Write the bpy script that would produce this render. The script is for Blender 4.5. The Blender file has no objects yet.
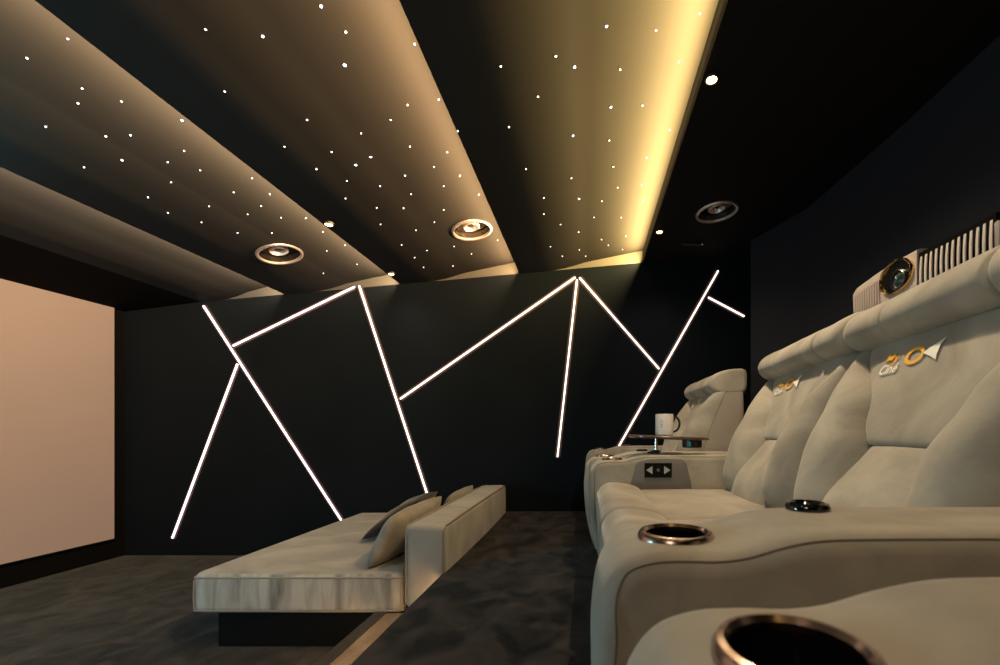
import bpy, bmesh, math, random
from mathutils import Vector, Matrix
random.seed(7)
C = bpy.context.scene.collection
F, U0, V0, HC = 430.0, 588.0, 430.0, 0.775      # focal length in pixels, camera axis pixel, camera height over the platform
YW = 4.1                                        # light wall
ZF = -0.42                                      # lower floor
# ------------------------------------------------------------------ materials
def mat(name, col, rough=.5, metal=0, spec=.5, emit=None, es=0, sheen=0, coat=0):
    m = bpy.data.materials.new(name); m.use_nodes = True
    b = m.node_tree.nodes['Principled BSDF']
    b.inputs['Base Color'].default_value = (*col, 1); b.inputs['Roughness'].default_value = rough
    b.inputs['Metallic'].default_value = metal; b.inputs['Specular IOR Level'].default_value = spec
    b.inputs['Sheen Weight'].default_value = sheen; b.inputs['Sheen Roughness'].default_value = .4
    b.inputs['Coat Weight'].default_value = coat
    if emit: b.inputs['Emission Color'].default_value = (*emit, 1); b.inputs['Emission Strength'].default_value = es
    return m
def noisy(name, c1, c2, scale=3, stretch=(1,1,1), rough=.9, spec=.2, sheen=0, lo=.35, hi=.65, bump=0, bscale=300, detail=4, warp=0):
    m = mat(name, c1, rough, 0, spec, sheen=sheen); nt = m.node_tree; N = nt.nodes; L = nt.links
    b = N['Principled BSDF']
    tc = N.new('ShaderNodeTexCoord'); mp = N.new('ShaderNodeMapping'); mp.inputs['Scale'].default_value = stretch
    nz = N.new('ShaderNodeTexNoise'); nz.inputs['Scale'].default_value = scale; nz.inputs['Detail'].default_value = detail
    nz.inputs['Distortion'].default_value = warp
    rp = N.new('ShaderNodeValToRGB'); rp.color_ramp.elements[0].position = lo; rp.color_ramp.elements[1].position = hi
    rp.color_ramp.elements[0].color = (*c1, 1); rp.color_ramp.elements[1].color = (*c2, 1)
    L.new(tc.outputs['Object'], mp.inputs['Vector']); L.new(mp.outputs['Vector'], nz.inputs['Vector'])
    L.new(nz.outputs['Fac'], rp.inputs['Fac']); L.new(rp.outputs['Color'], b.inputs['Base Color'])
    if bump:
        n2 = N.new('ShaderNodeTexNoise'); n2.inputs['Scale'].default_value = bscale
        bp = N.new('ShaderNodeBump'); bp.inputs['Strength'].default_value = bump; bp.inputs['Distance'].default_value = .004
        L.new(tc.outputs['Object'], n2.inputs['Vector']); L.new(n2.outputs['Fac'], bp.inputs['Height']); L.new(bp.outputs['Normal'], b.inputs['Normal'])
    return m
M = {}
M['velvet'] = noisy('beige_velvet', (.29,.255,.205), (.46,.415,.34), 4.5, (1,1,1), .85, .25, .25, .3, .7, .35, 30, 5, .8)
M['velvet_side'] = noisy('beige_velvet_side', (.30,.255,.21), (.37,.32,.265), 3, (1,1,1), .85, .25, .12, .3, .7, .12, 500)
M['greypatch'] = noisy('grey_patch', (.16,.147,.143), (.22,.205,.197), 5, (1,1,1), .9, .2, .1, .3, .7, .2, 60)
M['piping'] = mat('beige_piping', (.2,.17,.135), .8)
M['bedtop'] = noisy('daybed_velvet', (.20,.185,.172), (.32,.30,.28), 3, (1,1.6,1), .9, .2, .2, .3, .7, .4, 18, 5, .6)
M['bedside'] = noisy('daybed_velvet_brushed', (.12,.11,.10), (.36,.335,.31), 9, (1.5,1.5,.22), .9, .2, .2, .3, .62, .15, 400, 5, .4)
M['bedpipe'] = mat('daybed_piping', (.2,.175,.15), .8)
M['carpet'] = noisy('dark_mottled_carpet', (.0055,.0048,.0045), (.038,.032,.029), 5.5, (1,.8,1), 1, .05, .1, .36, .66, .8, 220, 7, .9)
M['stepcarpet'] = noisy('brown_step_carpet', (.07,.055,.045), (.17,.135,.11), 6, (1,.5,1), 1, .05, .1, .36, .66, .8, 220, 5, .6)  # brown carpet, lightened to carry part of the edge strip's glow
M['ledwall'] = noisy('black_fabric_wall', (.0045,.0066,.0102), (.006,.0085,.0125), 2, (1,1,1), .9, .1, 0, .3, .7, .1, 600)
M['black'] = mat('matt_black', (.0035,.0035,.004), .9, 0, .05)
M['blackceil'] = mat('black_ceiling_paint', (.0085,.0075,.0075), .75, 0, .15)
M['rear'] = mat('charcoal_wall_fabric', (.024,.025,.031), .9, 0, .1)
M['panel'] = noisy('ceiling_panel_paint', (.022,.0203,.019), (.028,.026,.024), 1.3, (1,.6,1), .8, .15, 0, .3, .7)
M['frieze'] = mat('pale_frieze_paint', (.13,.12,.10), .9)
M['chrome'] = mat('chrome', (.72,.68,.66), .14, 1)
M['satin'] = mat('satin_rose_chrome', (.85,.72,.67), .38, .85)
M['rose'] = mat('rose_chrome', (.85,.62,.5), .16, 1)
M['reflector'] = mat('dark_chrome_reflector', (.32,.27,.23), .25, 1)
M['cupring'] = mat('dark_rose_chrome', (.5,.37,.31), .22, 1)
M['gold'] = mat('gold_ring', (.9,.62,.25), .15, 1)
M['gloss'] = mat('black_gloss', (.006,.006,.007), .08, 0, .6, coat=.5)
M['ctrl'] = mat('black_control_panel', (.004,.004,.004), .5, 0, .15)
M['blkplas'] = mat('black_plastic', (.012,.012,.013), .35)
M['wood'] = mat('dark_brown_tray', (.10,.06,.05), .22, 0, .5, coat=.5)
M['mug'] = mat('white_ceramic', (.72,.69,.65), .18, 0, .5, coat=.3)
M['ink'] = mat('grey_print', (.12,.12,.13), .6)
M['proj'] = mat('projector_champagne_plastic', (.36,.30,.27), .4)
M['fin'] = mat('projector_fin_plastic', (.52,.47,.42), .35)
M['lens'] = mat('lens_glass', (.01,.03,.035), .05, 0, .8, coat=1)
M['orange'] = mat('orange_embroidery', (.85,.42,.03), .6)
M['white'] = mat('white_embroidery', (.86,.82,.74), .6)
M['tri'] = mat('grey_symbol', (.42,.42,.4), .5)
M['teal'] = mat('teal_glint', (.02,.2,.2), .3, emit=(.05,.6,.6), es=.12)  # teal reflection put in as a small self-glowing mark
M['led'] = mat('pink_white_led', (.9,.85,.85), .5, emit=(1,.76,.68), es=2.6)
M['led2'] = mat('lilac_white_led', (.9,.85,.85), .5, emit=(1,.72,.82), es=2.6)
M['glow_band'] = mat('rose_glow_band', (.075,.05,.05), .7)  # rose band added around each strip so that its halo shows
M['warmled'] = mat('warm_step_led', (.9,.7,.5), .5, emit=(1,.56,.22), es=45)
M['spot'] = mat('spot_lens', (1,.8,.4), .5, emit=(1,.72,.27), es=14)
M['starA'] = mat('star_white', (1,1,1), .5, emit=(1,.95,.88), es=4)
M['starB'] = mat('star_cool', (1,1,1), .5, emit=(.88,.93,1), es=9)
M['screen'] = noisy('projection_screen_glow', (.15,.118,.102), (.17,.133,.115), .8)
_b = M['screen'].node_tree.nodes['Principled BSDF']; _b.inputs['Emission Color'].default_value = (1,.62,.47,1); _b.inputs['Emission Strength'].default_value = .155  # weak emission stands in for the light falling on the screen
M['pilcream'] = noisy('cream_pillow_velvet', (.15,.135,.118), (.27,.24,.21), 6, (1,1,1), .9, .2, .2, .3, .7, .15, 400)
M['pildark'] = noisy('dark_brown_pillow', (.012,.009,.008), (.035,.027,.022), 7, (1,1,1), .7, .3, .3, .3, .7)
M['base'] = mat('dark_plinth', (.003,.0034,.0037), .9, 0, .1)
M['trim'] = mat('dark_nosing_metal', (.05,.045,.042), .4, .6)
# ------------------------------------------------------------------ helpers
def link(name, bm, m, parent=None, smooth=40, loc=None):
    me = bpy.data.meshes.new(name)
    bmesh.ops.recalc_face_normals(bm, faces=bm.faces)
    if smooth:
        for f in bm.faces: f.smooth = True
    bm.to_mesh(me); bm.free()
    if smooth and smooth < 180: me.set_sharp_from_angle(angle=math.radians(smooth))
    o = bpy.data.objects.new(name, me); C.objects.link(o)
    for x in (m if isinstance(m, list) else [m]): me.materials.append(x)
    if parent: o.parent = parent
    if loc: o.location = loc
    return o
def tag(o, label=None, cat=None, group=None, kind=None):
    if label: o['label'] = label
    if cat: o['category'] = cat
    if group: o['group'] = group
    if kind: o['kind'] = kind
    return o
def thing(name, label, cat, loc=(0,0,0), group=None):
    o = bpy.data.objects.new(name, None); C.objects.link(o); o.location = loc; o.empty_display_size = .1
    return tag(o, label, cat, group)
def box(bm, x0, x1, y0, y1, z0, z1, mi=0):
    v = [bm.verts.new((x,y,z)) for x in (x0,x1) for y in (y0,y1) for z in (z0,z1)]
    for q in ((0,1,3,2),(4,6,7,5),(0,4,5,1),(2,3,7,6),(0,2,6,4),(1,5,7,3)):
        f = bm.faces.new([v[i] for i in q]); f.material_index = mi
def mb(): return bmesh.new()
def boxo(name, dims, m, parent=None, bev=0, smooth=40):
    bm = mb(); box(bm, *dims)
    if bev: bmesh.ops.bevel(bm, geom=bm.edges[:], offset=bev, segments=3, profile=.5, affect='EDGES')
    return link(name, bm, m, parent, smooth if bev else 0)
def poly(bm, pts, y0, y1):                       # prism of an (x,z) outline along y
    a = [bm.verts.new((p[0],y0,p[1])) for p in pts]; b = [bm.verts.new((p[0],y1,p[1])) for p in pts]
    n = len(pts); f1 = bm.faces.new(a); f2 = bm.faces.new(b[::-1])
    for i in range(n): bm.faces.new((a[i],a[(i+1)%n],b[(i+1)%n],b[i]))
    return a, b
def extr(pts, y0, y1, bev=.02, seg=4):
    bm = mb(); a, b = poly(bm, pts, y0, y1)
    bmesh.ops.recalc_face_normals(bm, faces=bm.faces)
    if bev:
        S = set(a); T = set(b)
        E = [e for e in bm.edges if (e.verts[0] in S and e.verts[1] in S) or (e.verts[0] in T and e.verts[1] in T)]
        bmesh.ops.bevel(bm, geom=E, offset=bev, segments=seg, profile=.5, affect='EDGES', clamp_overlap=False)
    return bm
def smooth_path(pts, n=6, closed=False):
    P = [Vector(p) for p in pts]; out = []; m = len(P); rng = m if closed else m-1
    for i in range(rng):
        if closed: p0,p1,p2,p3 = P[i-1],P[i],P[(i+1)%m],P[(i+2)%m]
        else: p0 = P[max(i-1,0)]; p1 = P[i]; p2 = P[i+1]; p3 = P[min(i+2,m-1)]
        for k in range(n):
            t = k/n
            out.append(.5*((2*p1)+(p2-p0)*t+(2*p0-5*p1+4*p2-p3)*t*t+(3*p1-p0-3*p2+p3)*t**3))
    if not closed: out.append(P[-1])
    return out
def tube(bm, path, r, seg=6, closed=False):
    P = [Vector(p) for p in path]; rings = []; n = len(P)
    for i, p in enumerate(P):
        d = (P[(i+1)%n]-P[i-1]) if closed else (P[min(i+1,n-1)]-P[max(i-1,0)])
        d.normalize(); u = d.orthogonal() if i == 0 else (pu - d*pu.dot(d)); u.normalize(); pu = u; w = d.cross(u)
        rings.append([bm.verts.new(p+r*(math.cos(a)*u+math.sin(a)*w)) for a in [2*math.pi*k/seg for k in range(seg)]])
    for i in range(n if closed else n-1):
        A, B = rings[i], rings[(i+1)%n]
        for k in range(seg): bm.faces.new((A[k],A[(k+1)%seg],B[(k+1)%seg],B[k]))
    if not closed: bm.faces.new(rings[0][::-1]); bm.faces.new(rings[-1])
def lathe(bm, prof, seg=32, cx=0, cy=0, cz=0, sx=1, sy=1, mi=0):
    rings = []
    for r, z in prof:
        rings.append([bm.verts.new((cx+sx*r*math.cos(2*math.pi*k/seg), cy+sy*r*math.sin(2*math.pi*k/seg), cz+z)) for k in range(seg)] if r > 1e-6 else [bm.verts.new((cx,cy,cz+z))])
    for A, B in zip(rings, rings[1:]):
        for k in range(seg):
            a = [A[k%len(A)], A[(k+1)%len(A)], B[(k+1)%len(B)], B[k%len(B)]]
            q = []
            for v in a:
                if v not in q: q.append(v)
            if len(q) > 2: bm.faces.new(q).material_index = mi
def axis(s, r, n):
    e = [-s, -s+.15*r, -s+.4*r, -s+.7*r, -s+r]; i = [(-s+r)+(2*s-2*r)*k/n for k in range(1,n)]
    return e + i + [-v for v in e[::-1]]
def rbox(bm, c, s, r, puff=(0,0,0), n=10):        # rounded, puffed cushion block
    ax = [axis(s[k], min(r, s[k]*.98), n) for k in range(3)]; V = {}
    def vert(p):
        key = tuple(round(q,5) for q in p)
        if key not in V:
            v = Vector(p); k = Vector([max(-(s[i]-r), min(s[i]-r, v[i])) for i in range(3)]); d = v-k
            if d.length > 1e-9:
                m_ = max(abs(d[0]),abs(d[1]),abs(d[2])); d = d.normalized()*m_
            q = k+d; u = [v[i]/s[i] for i in range(3)]
            for i in range(3):
                j, l = (i+1)%3, (i+2)%3
                q[i] += puff[i]*u[i]*(1-u[j]**2)*(1-u[l]**2)
            V[key] = bm.verts.new(q+Vector(c))
        return V[key]
    for i in range(3):
        j, l = (i+1)%3, (i+2)%3
        for sg in (-1,1):
            for a in range(len(ax[j])-1):
                for b in range(len(ax[l])-1):
                    q = []
                    for (aa,bb) in ((a,b),(a+1,b),(a+1,b+1),(a,b+1)):
                        p = [0,0,0]; p[i] = sg*s[i]; p[j] = ax[j][aa]; p[l] = ax[l][bb]; q.append(vert(p))
                    if len(set(q)) == 4: bm.faces.new(q)
def cut(o, cutters):                              # recess: subtract closed cutters, keep the result as plain mesh
    tmp = []
    for bm in cutters:
        t = link('cutter', bm, [], None, 0); tmp.append(t)
        md = o.modifiers.new('cut', 'BOOLEAN'); md.operation = 'DIFFERENCE'; md.solver = 'EXACT'; md.object = t
    if o.parent:
        for t in tmp: t.parent = o.parent
    bpy.context.view_layer.update()
    dg = bpy.context.evaluated_depsgraph_get(); ne = bpy.data.meshes.new_from_object(o.evaluated_get(dg))
    o.modifiers.clear(); old = o.data; o.data = ne; ne.name = old.name
    for t in tmp: bpy.data.objects.remove(t)
def cyl(bm, x, y, z0, z1, r, seg=40): lathe(bm, [(0,z0),(r,z0),(r,z1),(0,z1)], seg, x, y)
def at(u, v, d): return Vector(((u-U0)*d/F, d, HC+(V0-v)*d/F))
def lamp(name, kind, loc, energy, col, direction=(0,0,-1), **kw):
    l = bpy.data.lights.new(name, kind); l.energy = energy; l.color = col
    for k, v in kw.items(): setattr(l, k, v)
    o = bpy.data.objects.new(name, l); C.objects.link(o); o.location = loc
    o.rotation_euler = Vector(direction).to_track_quat('-Z','Y').to_euler(); return o
def struct(o): o['kind'] = 'structure'; return o
# ------------------------------------------------------------------ room
SL = .0885
def zb(x): return 2.37+SL*(x-.52)                 # soffit line that climbs towards the seats
XS = -4.42
struct(boxo('floor', (-4.6,2.1,-1.7,4.3,ZF-.1,ZF), M['carpet']))
struct(boxo('wall_screen_side', (-4.6,XS,-1.7,4.3,ZF,2.7), M['black']))
struct(boxo('wall_near', (-4.6,2.1,-1.8,-1.65,ZF,2.9), M['black']))
bm = mb(); poly(bm, [(XS,ZF),(1.75,ZF),(1.75,zb(1.75)),(XS,zb(XS))], YW, YW+.06); struct(link('wall_light_strips', bm, M['ledwall'], None, 0))
bm = mb(); poly(bm, [(XS,zb(XS)),(1.75,zb(1.75)),(1.75,3),(XS,3)], YW+.012, YW+.06); struct(link('trim_1', bm, M['frieze'], None, 0))
# rear wall with a canted corner (outline seen from above)
bm = mb(); pl = [(1.62,4.1),(1.442,3.81),(1.68,3.29),(1.76,2.4),(1.9,-1.7),(2.1,-1.7),(2.1,4.1)]
a = [bm.verts.new((x,y,ZF)) for x,y in pl]; b = [bm.verts.new((x,y,2.9)) for x,y in pl]
bm.faces.new(a); bm.faces.new(b[::-1])
for i in range(len(pl)): bm.faces.new((a[i],a[(i+1)%7],b[(i+1)%7],b[i]))
struct(link('wall_rear', bm, M['rear'], None, 0))
# platform with overhanging nosing, and one step down
PX = -.785
bm = mb(); box(bm, PX,1.95,-1.65,YW,-.028,0); box(bm, PX+.035,1.95,-1.65,YW,ZF,-.028); struct(link('platform', bm, M['carpet'], None, 0))
SX = -1.13
bm = mb(); box(bm, SX,PX+.035,-1.65,2.29,-.228,-.2); box(bm, SX+.03,PX+.035,-1.65,2.29,ZF,-.228); struct(link('step', bm, M['stepcarpet'], None, 0))
bm = mb(); box(bm, SX-.004,SX+.055,-1.65,2.29,-.2,-.194)
for k in range(36): cyl(bm, SX+.035, 2.25-.1*k, -.194, -.1925, .006, 10)
struct(link('trim_2', bm, M['trim'], None, 0))
o = boxo('platform_edge_light', (PX+.006,PX+.034,-1.6,2.27,-.038,-.029), M['warmled'])
tag(o, 'warm light strip under the upper edge of the carpeted platform beside the daybed', 'light strip')
o = boxo('step_edge_light', (SX+.006,SX+.029,-1.6,2.27,-.238,-.229), M['warmled'])
tag(o, 'warm light strip under the lower step nosing near the daybed plinth', 'light strip')
# ------------------------------------------------------------------ ceiling
XL = [-3.68,-2.89,-1.79,-.655,.52]                # lower lips of the panels
RISE = .115
def zp(x, k):                                     # underside of panel k
    x0, x1 = XL[k], XL[k+1]; t = (x-x0)/(x1-x0); s = max(0,(t-.22)/.78)
    return zb(x)+RISE*s**.85*min(1,s/.4)**.9*(1.0) if s < .4 else zb(x)+RISE*s**.85
bm = mb(); poly(bm, [(.52,zb(.52)),(2.1,zb(2.1)),(2.1,3.1),(.52,3.1)], -1.7, YW); flat = struct(link('ceiling', bm, M['blackceil'], None, 0))
bm = mb(); poly(bm, [(XS,zb(XS)-.03),(-3.68,zb(-3.68)-.001),(-3.68,3.1),(XS,3.1)], -1.7, YW); struct(link('ceiling.001', bm, M['black'], None, 0))
panels = []
for k in range(4):
    x0, x1 = XL[k], XL[k+1]
    pts = [(x0+(x1-x0)*i/28, zp(x0+(x1-x0)*i/28, k)) for i in range(29)]
    bm = mb(); poly(bm, pts+[(x1,3.1),(x0,3.1)], -1.7, YW)
    panels.append(struct(link('ceiling_panel', bm, M['panel'], None, 30)))
def hit(u, v, k=None):                            # ray through a pixel meets the ceiling
    if k is None:
        kk = (F*0+1.549)/((V0-v)-SL*(u-U0)); return Vector(((u-U0)*kk, F*kk, HC+(V0-v)*kk)), -1
    best = None
    for i in range(1200):
        d = 1+i*.0032; p = at(u,v,d)
        if XL[k] <= p.x <= XL[k+1] and p.z >= zp(p.x,k): best = p; break
    return best, k
def which(u, v):
    for k in range(4):
        # panel nearest to the camera along the ray
        pass
    for i in range(1400):
        d = .9+i*.0025; p = at(u,v,d)
        for k in range(4):
            if XL[k] <= p.x <= XL[k+1] and p.z >= zp(p.x,k): return p, k
    return None, None
STARS = [(67.7,38.2),(27,57.7),(82,88),(78,103),(121.3,101),(45.7,126.4),(105.8,136),(130.5,135),(182,120,2),(184,150.5),(167.8,162),(200,170),(122,160,1.4),(84,167),
 (171,182),(148,197),(233.7,192),(209,206),(168,212.5),(201.4,222),(237.5,232.7),(252,178),(269.7,193.7),(261,205.7),(247.6,214),(281,217.4),(306,217.8),(271.8,232.7),
 (323,231.4),(326.8,250.6),(344.9,245),(357,264),(323.4,273),(284.4,146.3),(331.5,151.7),(316.4,168.9),(355.7,164.8,2.2),(370.6,156.7,2.2),(346.9,180.6),(380,186),
 (345.5,198.2),(376.7,207.7),(380.5,224.2),(401.5,244.7),(414.6,257.3),(409.8,146.3),(405,175.4,1.3),(411,194),(403.5,208),(416,230,1.3),(205.6,28.9,1.2),(262.6,36,1.6),
 (224.7,91),(307,119.6),(321,6,1.7),(345.7,32,1.4),(344.7,65,2.6),(414.6,43.8,1.3),(438.8,99.3),(407.6,104.7),(390.5,119.6),(361,133),(457.7,130.9),(447.2,151.9),
 (433.9,166.6),(459.8,175.6),(443.6,186),(478.8,194.5),(443.6,209.7),(434.3,222),(426.9,250.3),(454.2,246.2),(471.5,253.6),(453,265.8),(423.5,267.2),(497.5,239.9),
 (500.8,66,1.3),(509,126.8),(526,168.8),(543.7,197.7,1.2),(543.7,213.9),(550.4,246.5),(606.5,26,2),(655.9,30,1.3),(699.7,13,1.2),(555.7,56,1.4),(574.5,66.6,2.2),(620,69.3),
 (678.9,61.6),(537.9,96.3),(610.8,107,2),(642.4,105.4),(669.7,129.5,.7),(572.9,135.6,1.6),(609.2,140.3),(646.4,157.4),(613.3,166.6),(571.3,178.1),(617.6,187.4),(641.5,184.7,.7),
 (579,198.7,1.9),(602,201),(642.8,200.5,.7),(593.9,217.2),(621.2,217.4),(560.5,224.2,1.2),(578.5,232),(626,236),(601.5,239.3),(608.3,245),(622.5,249.4),(562.3,256),(585.5,256),(579.4,249.7,.7)]
for s in STARS:
    u, v = s[0], s[1]; g = s[2] if len(s) > 2 else 1
    p, k = which(u, v)
    if p is None: continue
    r = .0040*g**.6
    bm = mb(); lathe(bm, [(r,.004),(r*.8,-.003),(0,-.006)], 10, p.x, p.y, p.z)
    link('star_light', bm, M['starB'] if g > 1.5 else M['starA'], panels[k], 180)
# ceiling speakers, recessed
def ceiling_speaker(u, v, label, R=.152):
    p, k = which(u, v)
    if k is None: p, k = hit(u, v); host = flat; sl = SL
    else: host = panels[k]; sl = (zp(p.x+.01,k)-zp(p.x-.01,k))/.02
    rot = Matrix.Rotation(-math.atan(sl), 4, 'Y')
    bm = mb(); cyl(bm, 0, 0, -.1, .12, R-.012); bmesh.ops.transform(bm, matrix=Matrix.Translation(p)@rot, verts=bm.verts); cut(host, [bm])
    t = thing('ceiling_speaker', label, 'speaker', p, 'round chrome speakers in the ceiling'); t.rotation_euler = rot.to_euler()
    bm = mb(); lathe(bm, [(R-.016,.004),(R-.014,-.010),(R-.006,-.013),(R+.003,-.009),(R+.006,.003)], 48); link('trim_ring', bm, M['satin'], t)
    bm = mb(); lathe(bm, [(R-.013,.0),(R-.014,.05),(R-.035,.1),(0,.105)], 48); link('housing', bm, M['reflector'], t)
    bm = mb(); lathe(bm, [(R-.03,.06),(R-.034,.048),(R-.045,.052),(.05,.098),(0,.1)], 40); link('speaker_cone', bm, M['cone'], t)
    bm = mb(); lathe(bm, [(.062,.085),(.064,.022),(.056,.016),(.05,.024),(.046,.06),(0,.064)], 36); link('tweeter_ring', bm, M['satin'], t)
    bm = mb(); lathe(bm, [(.044,.055),(.036,.038),(.02,.028),(0,.025)], 28); link('tweeter_dome', bm, M['dome'], t)
    return t
M['cone'] = mat('speaker_cone', (.05,.045,.04), .3, .5); M['dome'] = mat('tweeter_dome', (.35,.3,.25), .2, .9)
ceiling_speaker(280, 254, 'round chrome ceiling speaker in the left star panel above the daybed foot')
ceiling_speaker(472, 230, 'round chrome ceiling speaker in the middle star panel close to its lit edge')
ceiling_speaker(717, 212, 'round chrome ceiling speaker in the plain black ceiling above the seats')
# spotlights
def spotlight(p, label, energy):
    t = thing('ceiling_spotlight', label, 'spotlight', p, 'small warm spotlights along the panel edges')
    bm = mb(); lathe(bm, [(.024,.006),(.025,-.010),(.031,-.008),(.034,.006)], 28); link('trim_ring', bm, M['trim'], t)
    bm = mb(); lathe(bm, [(.0245,.003),(.022,-.008),(.012,-.014),(0,-.016)], 20); link('lens', bm, M['spot'], t)
    if energy: lamp('spot_lamp', 'SPOT', (p[0],p[1],p[2]-.03), energy, (1,.80,.54) if p[0] > 0 else (1,.88,.72), (0.05,0,-1), spot_size=2.5, spot_blend=.9, shadow_soft_size=.03)
p1 = Vector((.562,1.955,zb(.562))); p2 = Vector((.575,3.46,zb(.575))); p3 = Vector((-1.748,2.9,zb(-1.748)-.002)); p4 = Vector((-1.748,3.82,zb(-1.748)-.002))
spotlight(p1, 'brightest warm spotlight in the black ceiling, nearest to the viewer', 92)
spotlight(p2, 'small warm spotlight in the black ceiling between the golden panel and the chrome speaker', 26)
spotlight(p3, 'bright warm spotlight on the panel edge to the right of the left chrome speaker', 26)
spotlight(p4, 'small warm spotlight at the panel edge just above the light strip wall on the left', 8)
p, _ = hit(691, 243)
t = thing('ceiling_sensor', 'small dark sensor with a pale tip in the black ceiling beyond the chrome speaker', 'sensor', p)
bm = mb(); rbox(bm, (0,0,-.008), (.085,.022,.012), .011, n=4); link('sensor_body', bm, M['blkplas'], t)
bm = mb(); lathe(bm, [(.014,.0),(.012,-.012),(0,-.018)], 14, .098, 0, -.004); link('sensor_tip', bm, M['chrome'], t)
# cove lamps behind each lip
for k, (e, c) in enumerate([(52,(1,.72,.45)),(78,(1,.68,.37)),(98,(1,.62,.29)),(240,(1,.68,.25))]):
    x1 = XL[k+1]
    o = lamp('cove_lamp', 'AREA', (x1-.02, 1.25, zb(x1)-.014), e, c, (-.85,0,.3), shape='RECTANGLE', size=.02, size_y=5.6)
    Z = Vector((.9,0,-.35)).normalized(); Y = Vector((0,1,0)); X = Y.cross(Z)
    o.rotation_euler = Matrix((X,Y,Z)).transposed().to_euler()
# ------------------------------------------------------------------ projection screen
t = thing('projection_screen', 'large softly lit beige projection screen on the black left wall', 'screen', (XS,2.005,.84))
boxo('screen_surface', (.0,.03,-1.98,1.98,-1.07,1.07), M['screen'], t)
bm = mb()
for q in ((-1.995,-1.98,-1.085,1.085),(1.98,1.995,-1.085,1.085)): box(bm, 0,.028,*q)
for q in ((-1.085,-1.07),(1.07,1.085)): box(bm, 0,.028,-1.98,1.98,*q)
link('frame', bm, M['black'], t, 0)
# ------------------------------------------------------------------ light strips on the wall
def strip(p, q, label, m):
    A = at(p[0],p[1],YW); B = at(q[0],q[1],YW); d = (B-A); L = d.length; d.normalize(); n = Vector((0,-1,0)); w = d.cross(n)
    o_ = bpy.data.objects.new('wall_light_strip', None)
    t = thing('wall_light_strip', label, 'light strip', A, 'light strips on the dark wall')
    for name, hw, y0, y1, mm in (('glow_band',.026,.0008,.0015,M['glow_band']),('diffuser',.0068,.0015,.012,m)):
        bm = mb(); vs = []
        for s in (0,L):
            for a_ in (-hw,hw):
                for y in (y0,y1): vs.append(bm.verts.new(d*s+w*a_+n*y))
        for f in ((0,1,3,2),(4,6,7,5),(0,4,5,1),(2,3,7,6),(0,2,6,4),(1,5,7,3)): bm.faces.new([vs[i] for i in f])
        link(name, bm, mm, t, 0)
S = [((204,306),(348,530),'long pinkish light strip slanting down right to the daybed, leftmost start at the ceiling',1),
 ((233.5,346),(355,287),'short light strip rising right from the leftmost slanting strip to the ceiling',1),
 ((238,364),(173,538),'light strip slanting down left to near the floor, nearest to the projection screen',1),
 ((359.5,286),(432,508),'steep light strip running from the ceiling down behind the daybed cushions',0),
 ((400.5,399),(575.5,277.5),'long light strip rising right from the strip behind the daybed to the three-way peak',0),
 ((577,280),(557.5,457),'nearly upright light strip hanging from the three-way peak in the middle of the wall',0),
 ((579.5,278),(659,369),'light strip slanting down right from the three-way peak to the long right strip',0),
 ((718,271),(615,453),'long light strip slanting down left behind the far recliner and the tray table',0),
 ((708,297.5),(744,316.5),'shortest light strip, at the right end of the wall beside the corner',0)]
for p, q, l, m in S: strip(p, q, l, M['led2'] if m else M['led'])
# ------------------------------------------------------------------ daybed
DY0, DY1 = 2.33, 4.06
t = thing('daybed', 'wide grey beige velvet daybed with low back along the platform edge', 'daybed', (0,0,0)); BED = t
boxo('plinth', (-2.04,-1.0,DY0+.04,DY1-.05,ZF,-.228), M['base'], t, .006)
bm = mb(); rbox(bm, (-1.575,(DY0+DY1)/2,-.113), (.575,(DY1-DY0)/2,.113), .04, (.006,.006,.016), 14); m1 = link('mattress', bm, [M['bedtop'],M['bedside']], t, 180)
for f in m1.data.polygons:
    if abs(f.normal.z) < .75: f.material_index = 1
def rect_loop(x0,x1,y0,y1,z,r=.03):
    out = []
    for cx,cy,a0 in ((x1-r,y1-r,0),(x0+r,y1-r,90),(x0+r,y0+r,180),(x1-r,y0+r,270)):
        for k in range(5): a_ = math.radians(a0+22.5*k); out.append((cx+r*math.cos(a_),cy+r*math.sin(a_),z))
    return out
bm = mb(); tube(bm, rect_loop(-2.148,-1.002,DY0+.002,DY1-.002,-.028), .006, 6, True); tube(bm, rect_loop(-2.15,-1.0,DY0,DY1,-.205), .005, 6, True)
for x in (-2.14,-1.01): tube(bm, [(x,DY0+.008,-.04),(x,DY0+.004,-.13),(x,DY0+.008,-.2)], .005)
link('mattress_piping', bm, M['bedpipe'], t)
bm = mb(); rbox(bm, (-.884,(DY0+DY1)/2,.03), (.108,(DY1-DY0)/2,.228), .03, (.012,.008,.008), 14); bk = link('back_cushion', bm, M['bedside2'] if 'bedside2' in M else M['bedtop'], t, 180)
bm = mb()
for x in (-.988,-.780):
    pth = [(x,DY0+.006,-.17),(x,DY0+.004,0),(x,DY0+.008,.225),(x,DY0+.03,.251),(x,DY0+.3,.255),(x,3.2,.257),(x,DY1-.3,.255),(x,DY1-.03,.251),(x,DY1-.006,.22),(x,DY1-.006,-.1)]
    tube(bm, pth, .006)
link('back_piping', bm, M['bedpipe'], t)
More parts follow.
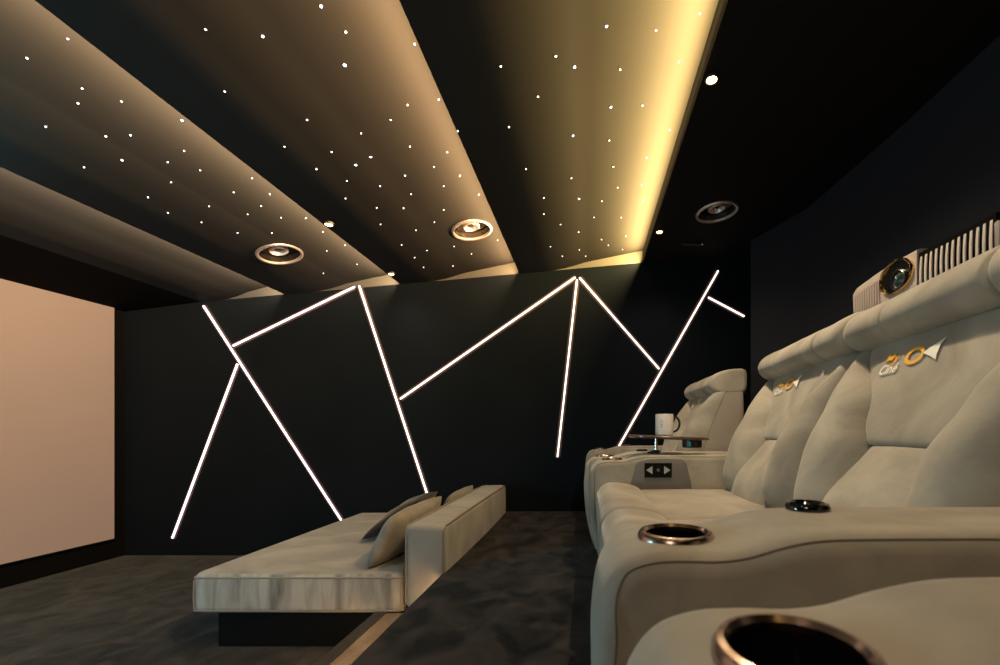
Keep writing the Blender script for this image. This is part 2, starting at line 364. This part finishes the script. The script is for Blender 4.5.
def pillow(name, label, c, size, rot, m, group='throw pillows on the daybed'):
    W, H, T = size; n = 22; bm = mb(); G = {}
    for sd in (1,-1):
        for i in range(n+1):
            for j in range(n+1):
                a_, b_ = 2*i/n-1, 2*j/n-1; edge = i in (0,n) or j in (0,n)
                if edge and sd == -1: G[sd,i,j] = G[1,i,j]; continue
                th = T*((1-abs(a_)**2.4)*(1-abs(b_)**2.4))**.55
                pin = 1-.03*(1-b_*b_)-.06*b_**6; pin2 = 1-.03*(1-a_*a_)-.06*a_**6
                wr = .006*math.sin(9*a_+4*b_)*(1-a_*a_)*(1-b_*b_)
                G[sd,i,j] = bm.verts.new((W*a_*pin, sd*(th+wr), H*b_*pin2))
    for sd in (1,-1):
        for i in range(n):
            for j in range(n):
                bm.faces.new((G[sd,i,j],G[sd,i+1,j],G[sd,i+1,j+1],G[sd,i,j+1]))
    o = link(name, bm, m, None, 180); o.location = c; o.rotation_euler = rot
    return tag(o, label, 'pillow', group)
R90 = math.radians
pillow('throw_pillow', 'long cream velvet pillow leaning on the near half of the daybed back', (-1.15,2.77,.148), (.42,.17,.085), (R90(27),0,R90(90)), M['pilcream'])
pillow('throw_pillow', 'dark brown pillow slumped on the cream pillow of the daybed', (-1.35,3.13,.165), (.25,.235,.06), (R90(55),0,R90(92)), M['pildark'])
pillow('throw_pillow', 'beige pillow leaning on the far half of the daybed back beyond the dark one', (-1.09,3.6,.145), (.33,.145,.07), (R90(18),0,R90(90)), M['pilcream'])
# ------------------------------------------------------------------ cinema seats (front at x=0, facing -x)
ARM = [(.075,.03),(.045,.12),(.018,.25),(.006,.38),(.006,.47),(.018,.545),(.045,.588),(.085,.604),(.13,.607),(.175,.606),(.215,.611),(.26,.624),(.305,.633),(.36,.636),(.5,.637),(.7,.637),(.88,.637),(.95,.63),(.985,.6),(.995,.5),(.995,.3),(.99,.03)]
def armrest(root, y0, y1, socket=.385):
    prof = [tuple(p) for p in smooth_path([(x,z,0) for x,z in ARM], 4)]; prof = [(p[0],p[1]) for p in prof]
    o = link('armrest', extr(prof, y0, y1, .032, 5), M['velvet'], root, 50)
    yc = (y0+y1)/2
    bm = mb(); cyl(bm, .14, yc, .52, .7, .0495); cut(o, [bm])
    for sd, yy in ((-1,y0),(1,y1)):
        # recessed-looking flat side panel edged by a seam
        cx, cz = .5, .32; path = []
        P = [Vector((x,z)) for x,z in prof]
        for i, p in enumerate(P):
            d = P[min(i+1,len(P)-1)]-P[max(i-1,0)]; d.normalize(); nrm = Vector((d.y,-d.x)); top_ = min(1,max(0,(p.y-.5)/.09)); d_ = .030*(1-top_)+.010*top_; q = p+nrm*d_
            path.append((q.x, yy-sd*(.032-math.sqrt(max(0,.032**2-(.032-d_)**2)))+sd*.0005, q.y))
        bm = mb(); tube(bm, path, .0018, 6); link('seam', bm, M['piping'], o)
    bm = mb(); lathe(bm, [(.0485,-.004),(.0475,.004),(.051,.009),(.0565,.008),(.0605,.002),(.0605,-.006)], 48, .14, yc, .606); lathe(bm, [(.0485,-.004),(.0475,-.03)],48,.14,yc,.606)
    h = link('cup_holder', bm, M['cupring'], o); h['label'] = 'rose chrome cup holder ring'
    bm = mb(); lathe(bm, [(.0472,-.004),(.0472,-.075),(.043,-.08),(0,-.08)], 40, .14, yc, .606); link('cup_well', bm, M['gloss'], o)
    if socket:
        bm = mb(); lathe(bm, [(.036,-.002),(.037,.004),(.034,.010),(.027,.012),(.024,.008),(0,.008)], 32, socket, y1-.045, .637)
        h = link('tray_socket', bm, M['gloss'], o); h['label'] = 'round black chrome socket'
        bm = mb(); box(bm, socket-.023,socket-.015,y1-.072,y1-.064,.642,.6465); link('glint', bm, M['teal'], o)
    return o
XFK = [(.30,.80),(.446,.835),(.56,.85),(.68,.875),(.78,.905),(.87,.94),(.96,.98),(1.055,1.02),(1.12,1.04)]
def xf(z):
    for (z0,x0),(z1,x1) in zip(XFK, XFK[1:]):
        if z <= z1: return x0+(x1-x0)*(z-z0)/(z1-z0)
    return XFK[-1][1]
def sp(s, p): return max(0, 1-abs(2*s-1)**p)**(1/p)
def puffy(yl, yr, zl, zr, h, p=2.6, n=22, m=30, p2=4, lean=None):
    bm = mb(); rows = []
    for j in range(m+1):
        t_ = .5-.5*math.cos(math.pi*j/m); row = []
        for i in range(n+1):
            s = .5-.5*math.cos(math.pi*i/n)
            z = (zl[0]+(zl[1]-zl[0])*s)*(1-t_)+(zr[0]+(zr[1]-zr[0])*s)*t_
            y = yl(t_)*(1-s)+yr(t_)*s
            hh = h(t_) if callable(h) else h
            pr = sp(s,p)*sp(t_,p2)
            x = xf(z)+.02-(hh+.02)*pr
            row.append(bm.verts.new((x,y,z)))
        rows.append(row)
    for A, B in zip(rows, rows[1:]):
        for i in range(n): bm.faces.new((A[i],A[i+1],B[i+1],B[i]))
    return bm
def lut(pts):
    def f(t_):
        for (a0,b0),(a1,b1) in zip(pts, pts[1:]):
            if t_ <= a1:
                q = (t_-a0)/(a1-a0); q = q*q*(3-2*q); return b0+(b1-b0)*q
        return pts[-1][1]
    return f
HW = .388
def text_mesh(body, size, shear, off=.022):
    cu = bpy.data.curves.new('t','FONT'); cu.body = body; cu.size = size; cu.shear = shear; cu.align_x = 'CENTER'; cu.align_y = 'CENTER'; cu.resolution_u = 3; cu.offset = size*off
    ob = bpy.data.objects.new('t', cu); C.objects.link(ob); bpy.context.view_layer.update()
    me = bpy.data.meshes.new_from_object(ob.evaluated_get(bpy.context.evaluated_depsgraph_get())); bpy.data.objects.remove(ob); bpy.data.curves.remove(cu)
    bm = mb(); bm.from_mesh(me); bpy.data.meshes.remove(me); return bm
CZ0, CZ1 = .728, 1.075
def seat(root, yc, dz=0, dx=0, dk=0):
    n0 = len(C.objects)
    # shell behind the upholstery
    prof = [(.30,.12),(xf(.3)+.01,.30)]+[(xf(z)+.012,z) for z in (.446,.56,.68,.78,.87,.96,1.04)]+[(1.12,1.06),(1.155,1.045),(1.16,.9),(1.15,.4),(1.12,.12)]
    b = link('backrest', extr(prof, yc-HW+.006, yc+HW-.006, .02, 3), M['velvet_side'], root, 40)
    inner = lut([(0,.125),(.2,.125),(.47,.148),(.64,.19),(1,.325)]); lum = lut([(0,.26),(.5,.22),(1,.15)])
    for sg in (-1,1):
        fo = (lambda t_, sg=sg: yc+sg*(HW-.004)); fi = (lambda t_, sg=sg: yc+sg*inner(t_))
        if sg > 0: bm = puffy(fi, fo, (.40,.40), (1.07,1.07), lut([(0,.10),(.2,.15),(.45,.14),(.7,.105),(1,.06)]), 2.1)
        else: bm = puffy(fo, fi, (.40,.40), (1.07,1.07), lut([(0,.10),(.2,.15),(.45,.14),(.7,.105),(1,.06)]), 2.1)
        link('side_bolster', bm, M['velvet'], b, 180)
    T0 = lambda z: (z-.40)/.67
    bm = puffy(lambda t_: yc-inner(T0(CZ0+(CZ1-CZ0)*t_))-.012, lambda t_: yc+inner(T0(CZ0+(CZ1-CZ0)*t_))+.012, (CZ0,CZ0), (CZ1,CZ1), .034, 6, 22, 26, 9)
    link('centre_panel', bm, M['velvet'], b, 180)
    bm = puffy(lambda t_: yc-lum(t_), lambda t_: yc+lum(t_), (.39,.39), (CZ0+.004,CZ0+.004), lut([(0,.16),(.35,.145),(1,.05)]), 3, 22, 22, 5)
    link('lumbar_panel', bm, M['velvet'], b, 180)
    # embroidered logo, laid on the centre panel
    def lay(bm_, oy, oz):
        for v in bm_.verts:
            y, z = oy-v.co.x, oz+v.co.y
            v.co = (xf(z)+.02-.054*sp(min(1,max(0,(y-(yc-.31))/.62)),6)-.006, y, z)
    bm = text_mesh('My', .047, .2, .006); lay(bm, yc+.163, .999); lg = link('logo_word', bm, M['orange'], b, 0); lg['label'] = 'orange embroidered word My'
    bm = text_mesh('Ciné', .042, .2); lay(bm, yc+.163, .965); lg = link('logo_word', bm, M['white'], b, 0); lg['label'] = 'white embroidered word Ciné'
    bm = mb(); n = 36; A = []
    for k in range(n):
        a_ = 2*math.pi*k/n; A.append((bm.verts.new((.036*math.cos(a_),.026*math.sin(a_),0)), bm.verts.new((.024*math.cos(a_)+.001,.0155*math.sin(a_),0))))
    for k in range(n): bm.faces.new((A[k][0],A[(k+1)%n][0],A[(k+1)%n][1],A[k][1]))
    lay(bm, yc+.067, .993); lg = link('logo_ring', bm, M['orange'], b, 0); lg['label'] = 'orange embroidered ring'
    bm = mb(); bm.faces.new([bm.verts.new((x,y,0)) for x,y in ((-.03,.003),(-.03,-.003),(.0,-.016),(.026,-.03),(.021,-.013),(.021,.01),(.031,.032),(.0,.017))])
    bmesh.ops.triangulate(bm, faces=bm.faces); lay(bm, yc+.002, .996); lg = link('logo_triangle', bm, M['white'], b, 0); lg['label'] = 'white embroidered triangle'
    # headrest roll with two grooves
    sec = [(.03,.012),(-.004,.045),(-.012,.085),(.008,.128),(.055,.163),(.115,.183),(.18,.193),(.232,.19),(.252,.165),(.256,.1),(.25,.03),(.22,.0),(.1,-.004)]
    sec = [(p[0],p[1]) for p in smooth_path([(x,z,0) for x,z in sec], 3, True)]
    bm = mb(); ys = []; w = HW-.003; grooves = (-.47,.47)
    ys = [-1,-.995,-.985,-.965,-.93,-.88,-.8,-.7]+[g+d for g in grooves for d in (-.05,-.03,-.015,0,.015,.03,.05)]+[g+d for g in grooves for d in (-.022,-.008,.008,.022)]+[-.35,-.3,-.15,0,.15,.3,.35,.6,-.6,.7,.8,.88,.93,.965,.985,.995,1]
    ys = sorted(set(ys)); rings = []
    for yy in ys:
        e = max(0, (abs(yy)-.9)/.1); sc = 1-.30*(1-math.sqrt(max(0,1-e*e)))
        for g in grooves: sc -= (.035 if g > 0 else .13)*math.exp(-((yy-g)/(.012 if g > 0 else .019))**2)
        sc += .02*(1-min(1,abs(yy)/.6)**2)
        fwd = -.012*max(0,(abs(yy)-.6)/.4)
        rings.append([bm.verts.new((.94+.12+(x-.12)*sc+fwd, yc+yy*w, 1.052+dz-dk*yy+.9*(.095+(z-.095)*sc))) for x,z in sec])
    for A_, B_ in zip(rings, rings[1:]):
        for k in range(len(sec)): bm.faces.new((A_[k],A_[(k+1)%len(sec)],B_[(k+1)%len(sec)],B_[k]))
    bm.faces.new(rings[0]); bm.faces.new(rings[-1][::-1])
    hr = link('headrest', bm, M['velvet'], root, 60); hr.location.x = dx; b.location.x = dx
    # seat pad and front roll
    bm = mb(); rbox(bm, (.55,yc,.378), (.29,HW-.004,.075), .035, (0,0,.022), 12); link('seat_cushion', bm, M['velvet'], root, 180)
    pr = [(.30,.10),(.09,.10),(.065,.15),(.05,.25),(.042,.36),(.048,.43),(.075,.475),(.12,.493),(.19,.49),(.25,.475),(.285,.45),(.30,.40)]
    pr = [(p[0],p[1]) for p in smooth_path([(x,z,0) for x,z in pr], 4)]
    f = link('footrest', extr(pr, yc-HW+.003, yc+HW-.003, .035, 5), M['velvet'], root, 60)
    boxo('base_frame', (.14,1.1,yc-HW+.02,yc+HW-.02,.0,.31), M['black'], root)
GA = 'beige velvet cinema seats in one row on the platform'
sofa = thing('cinema_sofa', 'beige velvet two-seat cinema recliner in the middle of the row, with tray table', 'recliner', (0,0,0), GA)
armrest(sofa, .575, .80); seat(sofa, 1.19, .016, 0, .016); seat(sofa, 1.968, -.002, 0, .012)
fa = armrest(sofa, 2.358, 2.575)
bm = mb(); box(bm, .31,.458,2.35,2.361,.515,.594); cp = link('control_panel', bm, M['ctrl'], fa, 0); cp['label'] = 'black control panel with two arrow buttons'
patch_pts = [(.25,.40),(.55,.40),(.545,.57),(.525,.605),(.49,.618),(.36,.616),(.31,.61),(.27,.595),(.255,.56)]
bm = extr([(p[0],p[1]) for p in smooth_path([(x,z,0) for x,z in patch_pts], 4, True)], 2.355, 2.37, .004, 2)  # thin grey slab laid on the armrest side around the control panel
h = link('side_patch', bm, M['greypatch'], fa); h['label'] = 'grey patch around the control panel'
for sg in (-1,1):
    bm = mb(); cx = .384+sg*.048
    bm.faces.new([bm.verts.new((cx+sg*.018,2.3485,.556)), bm.verts.new((cx-sg*.016,2.3485,.578)), bm.verts.new((cx-sg*.016,2.3485,.534))]); link('arrow_button', bm, M['tri'], fa, 0)
bm = mb(); lathe(bm, [(0,0),(.009,0),(.009,.002),(0,.002)], 16); bmesh.ops.transform(bm, matrix=Matrix.Translation((.384,2.35,.556))@Matrix.Rotation(math.pi/2,4,'X'), verts=bm.verts); link('centre_button', bm, M['ink2'] if 'ink2' in M else M['ink'], fa)
far = thing('cinema_recliner', 'beige velvet single cinema recliner at the far end beside the light strip wall', 'recliner', (-.03,0,0), GA)
armrest(far, 2.665, 2.87); seat(far, 3.262, -.035, -.08); armrest(far, 3.655, 3.86)
near = thing('cinema_recliner', 'nearest beige velvet recliner of the row, only its armrest with cup holder in view', 'recliner', (.015,.012,0), GA)
armrest(near, .20, .42, .44); seat(near, -.21); armrest(near, -.825, -.605)
# ------------------------------------------------------------------ tray table and mug
t = thing('tray_table', 'dark oval swivel tray on a silver post in the recliner armrest', 'tray table', (.4,2.53,.645))
bm = mb(); cyl(bm, 0,0,.006,.079,.0085,16); link('post', bm, M['chrome'], t)
bm = mb(); lathe(bm, [(0,0),(.028,0),(.028,.008),(.012,.014),(0,.014)], 24); link('post_base', bm, M['blkplas'], t)
bm = mb(); lathe(bm, [(0,-.009),(.94,-.009),(1,-.002),(1,.004),(.97,.009),(0,.009)], 48, 0,0,0,.238,.15)
top = link('tray_top', bm, M['wood'], t); top.location = (.066,-.02,.086); top.rotation_euler = (0,R90(2.4),0)
bm = mb(); lathe(bm, [(0,-.045),(.05,-.045),(.056,-.04),(.056,.0),(0,.0)], 32); h = link('tray_holder', bm, M['blkplas'], t); h.location = (.205,-.03,.073); h['label'] = 'black cup under the tray'
bm = mb(); box(bm, -.046,-.038,-.0545,-.03,-.036,-.010); q = link('glint', bm, M['teal'], h, 0); q.location = (.015,-.012,0)
t = thing('mug', 'white ceramic mug with black handle standing on the dark oval tray', 'mug', (.444,2.5,.743))
bm = mb(); lathe(bm, [(0,0),(.047,0),(.052,.005),(.052,.120),(.050,.124),(.048,.120),(.047,.012),(0,.008)], 40); link('mug_body', bm, M['mug'], t)
bm = mb(); tube(bm, smooth_path([(.05,-.012,.102),(.068,-.014,.104),(.082,-.015,.085),(.084,-.015,.06),(.074,-.014,.035),(.05,-.012,.02)], 5), .0065, 10); h = link('mug_handle', bm, M['gloss'], t); h['label'] = 'black handle'
bm = mb()
for k, (z, w) in enumerate(((.082,.012),(.072,.016),(.062,.013),(.05,.010))):
    ang = math.radians(236); pts = []
    for s in (0,1):
        for dz in (0,.0035):
            a_ = ang+s*w/.0483; pts.append(bm.verts.new((.0524*math.cos(a_),.0524*math.sin(a_),z+dz)))
    bm.faces.new((pts[0],pts[1],pts[3],pts[2]))
link('mug_print', bm, M['ink'], t, 0)
# ------------------------------------------------------------------ projector
t = thing('projector', 'champagne projector with gold lens ring and ribbed sides behind the nearer headrest', 'projector', (1.25,1.675,1.2))
bm = mb(); n = 24; prof = []
# outline in (y,z): bowed top
Y0, Y1 = -.365, .365
def ptop(y): return .232+.034*math.cos(max(-1,min(1,(y-.02)/.37))*math.pi/2)
outl = [(Y0+.01,.02),(Y1-.01,.02)]+[(Y1+(Y0-Y1)*k/n, ptop(Y1+(Y0-Y1)*k/n)-(.02 if k in (0,n) else 0)) for k in range(n+1)]
a = [bm.verts.new((0,y,z)) for y,z in outl]; b = [bm.verts.new((.42,y,z)) for y,z in outl]
bm.faces.new(a); bm.faces.new(b[::-1])
for i in range(len(a)): bm.faces.new((a[i],a[(i+1)%len(a)],b[(i+1)%len(a)],b[i]))
bmesh.ops.recalc_face_normals(bm, faces=bm.faces)
SA = set(a); bmesh.ops.bevel(bm, geom=[e for e in bm.edges if e.verts[0] in SA and e.verts[1] in SA], offset=.015, segments=4, profile=.5, affect='EDGES')
body = link('projector_body', bm, M['proj'], t, 40)
LY, LZ = .065, .205
cb = mb(); lathe(cb, [(0,-.1),(.062,-.1),(.062,.1),(0,.1)], 40, 0,0,0,1,1.35)
bmesh.ops.transform(cb, matrix=Matrix.Translation((0,LY,LZ-.012))@Matrix.Rotation(math.pi/2,4,'Y'), verts=cb.verts)
vb = mb(); box(vb, -.05,.09,-.352,-.04,.05,.4); cut(body, [vb])
ROT = Matrix.Translation((0,LY,LZ-.01))@Matrix.Rotation(-math.pi/2,4,'Y')
def lensring(prof, sx, sy, name, m, parent=t):
    bm_ = mb(); lathe(bm_, prof, 48, 0,0,0, sx, sy); bmesh.ops.transform(bm_, matrix=ROT, verts=bm_.verts); return link(name, bm_, m, parent)
lensring([(1,-.004),(1.0,.006),(.96,.014),(.9,.012),(.885,-.004)], .068, .094, 'lens_ring', M['gold'])
lensring([(.9,.004),(.6,.0025),(0,.002)], .068, .094, 'lens_recess', M['gloss'])
lr = Matrix.Translation((0,LY-.022,LZ-.03))@Matrix.Rotation(-math.pi/2,4,'Y')
bm = mb(); lathe(bm, [(.040,.0),(.042,.014),(.036,.018),(.033,.008)], 36); bmesh.ops.transform(bm, matrix=lr, verts=bm.verts); link('lens_barrel', bm, M['chrome2'] if 'chrome2' in M else M['blkplas'], t)
bm = mb(); lathe(bm, [(.034,.008),(.025,.014),(.012,.018),(0,.019)], 32); bmesh.ops.transform(bm, matrix=lr, verts=bm.verts); link('lens_glass', bm, M['lens'], t)
boxo('vent_back', (.0065,.0895,-.3515,-.0405,.0505,.246), M['black'], t)
for k in range(13):
    y = -.340+k*.0235
    bm = mb(); path = [(.006,y,.05),(.0,y+.001,.14),(.004,y+.003,.215),(.012,y+.005,.238),(.03,y+.006,.247)]
    P = smooth_path(path, 5)
    vs = [[bm.verts.new((p.x+dx,p.y+dy,p.z)) for dx,dy in ((0,-.0045),(0,.0045),(.004,.0045),(.004,-.0045))] for p in P]
    for A_, B_ in zip(vs, vs[1:]):
        for i in range(4): bm.faces.new((A_[i],A_[(i+1)%4],B_[(i+1)%4],B_[i]))
    bm.faces.new(vs[0]); bm.faces.new(vs[-1][::-1])
    link('vent_fin', bm, M['fin'], t, 30)
bm = mb()
for k in range(11):
    y = .168+k*.0165; zt = ptop(y)-.022
    tube(bm, [(.003,y,.04),(-.002,y,.1),(-.003,y,zt-.03),(.006,y,zt)], .0052, 6)
link('rib_panel', bm, M['proj'], t)
boxo('wall_bracket', (.1,.53,-.12,.12,-.02,.024), M['black'], t)
# ------------------------------------------------------------------ lights, world, camera
lamp('downlight_near', 'SPOT', (.56,.5,2.34), 26, (1,.80,.55), (.05,0,-1), spot_size=2.5, spot_blend=.9, shadow_soft_size=.04)
lamp('front_teal_lamp', 'POINT', (-2.9,.5,.6), 85, (.34,.82,1), shadow_soft_size=.25)
lamp('teal_uplight', 'SPOT', (-3.3,.5,.1), 380, (.08,.75,.85), (.0,.22,1), spot_size=1.15, spot_blend=1, shadow_soft_size=.1)
lamp('back_fill', 'POINT', (-.9,-1.25,1.7), 22, (1,.83,.70), shadow_soft_size=.3)  # unseen fill point, added to lift the faces turned to the camera
w = bpy.data.worlds.new('dim'); bpy.context.scene.world = w; w.use_nodes = True
w.node_tree.nodes['Background'].inputs[0].default_value = (.6,.65,.8,1); w.node_tree.nodes['Background'].inputs[1].default_value = .004
cd = bpy.data.cameras.new('camera'); cam = bpy.data.objects.new('camera', cd); C.objects.link(cam); bpy.context.scene.camera = cam
cam.location = (0,0,HC); cam.rotation_euler = (math.pi/2,0,0)
cd.sensor_width = 36; cd.lens = F*36/1000; cd.shift_x = -(U0-500)/1000; cd.shift_y = (V0-332.5)/1000; cd.clip_start = .02
cd.dof.use_dof = True; cd.dof.focus_distance = 2.6; cd.dof.aperture_fstop = 4.5
sc = bpy.context.scene
sc.view_settings.view_transform = 'Standard'; sc.view_settings.look = 'None'; sc.view_settings.exposure = 0; sc.view_settings.gamma = 1
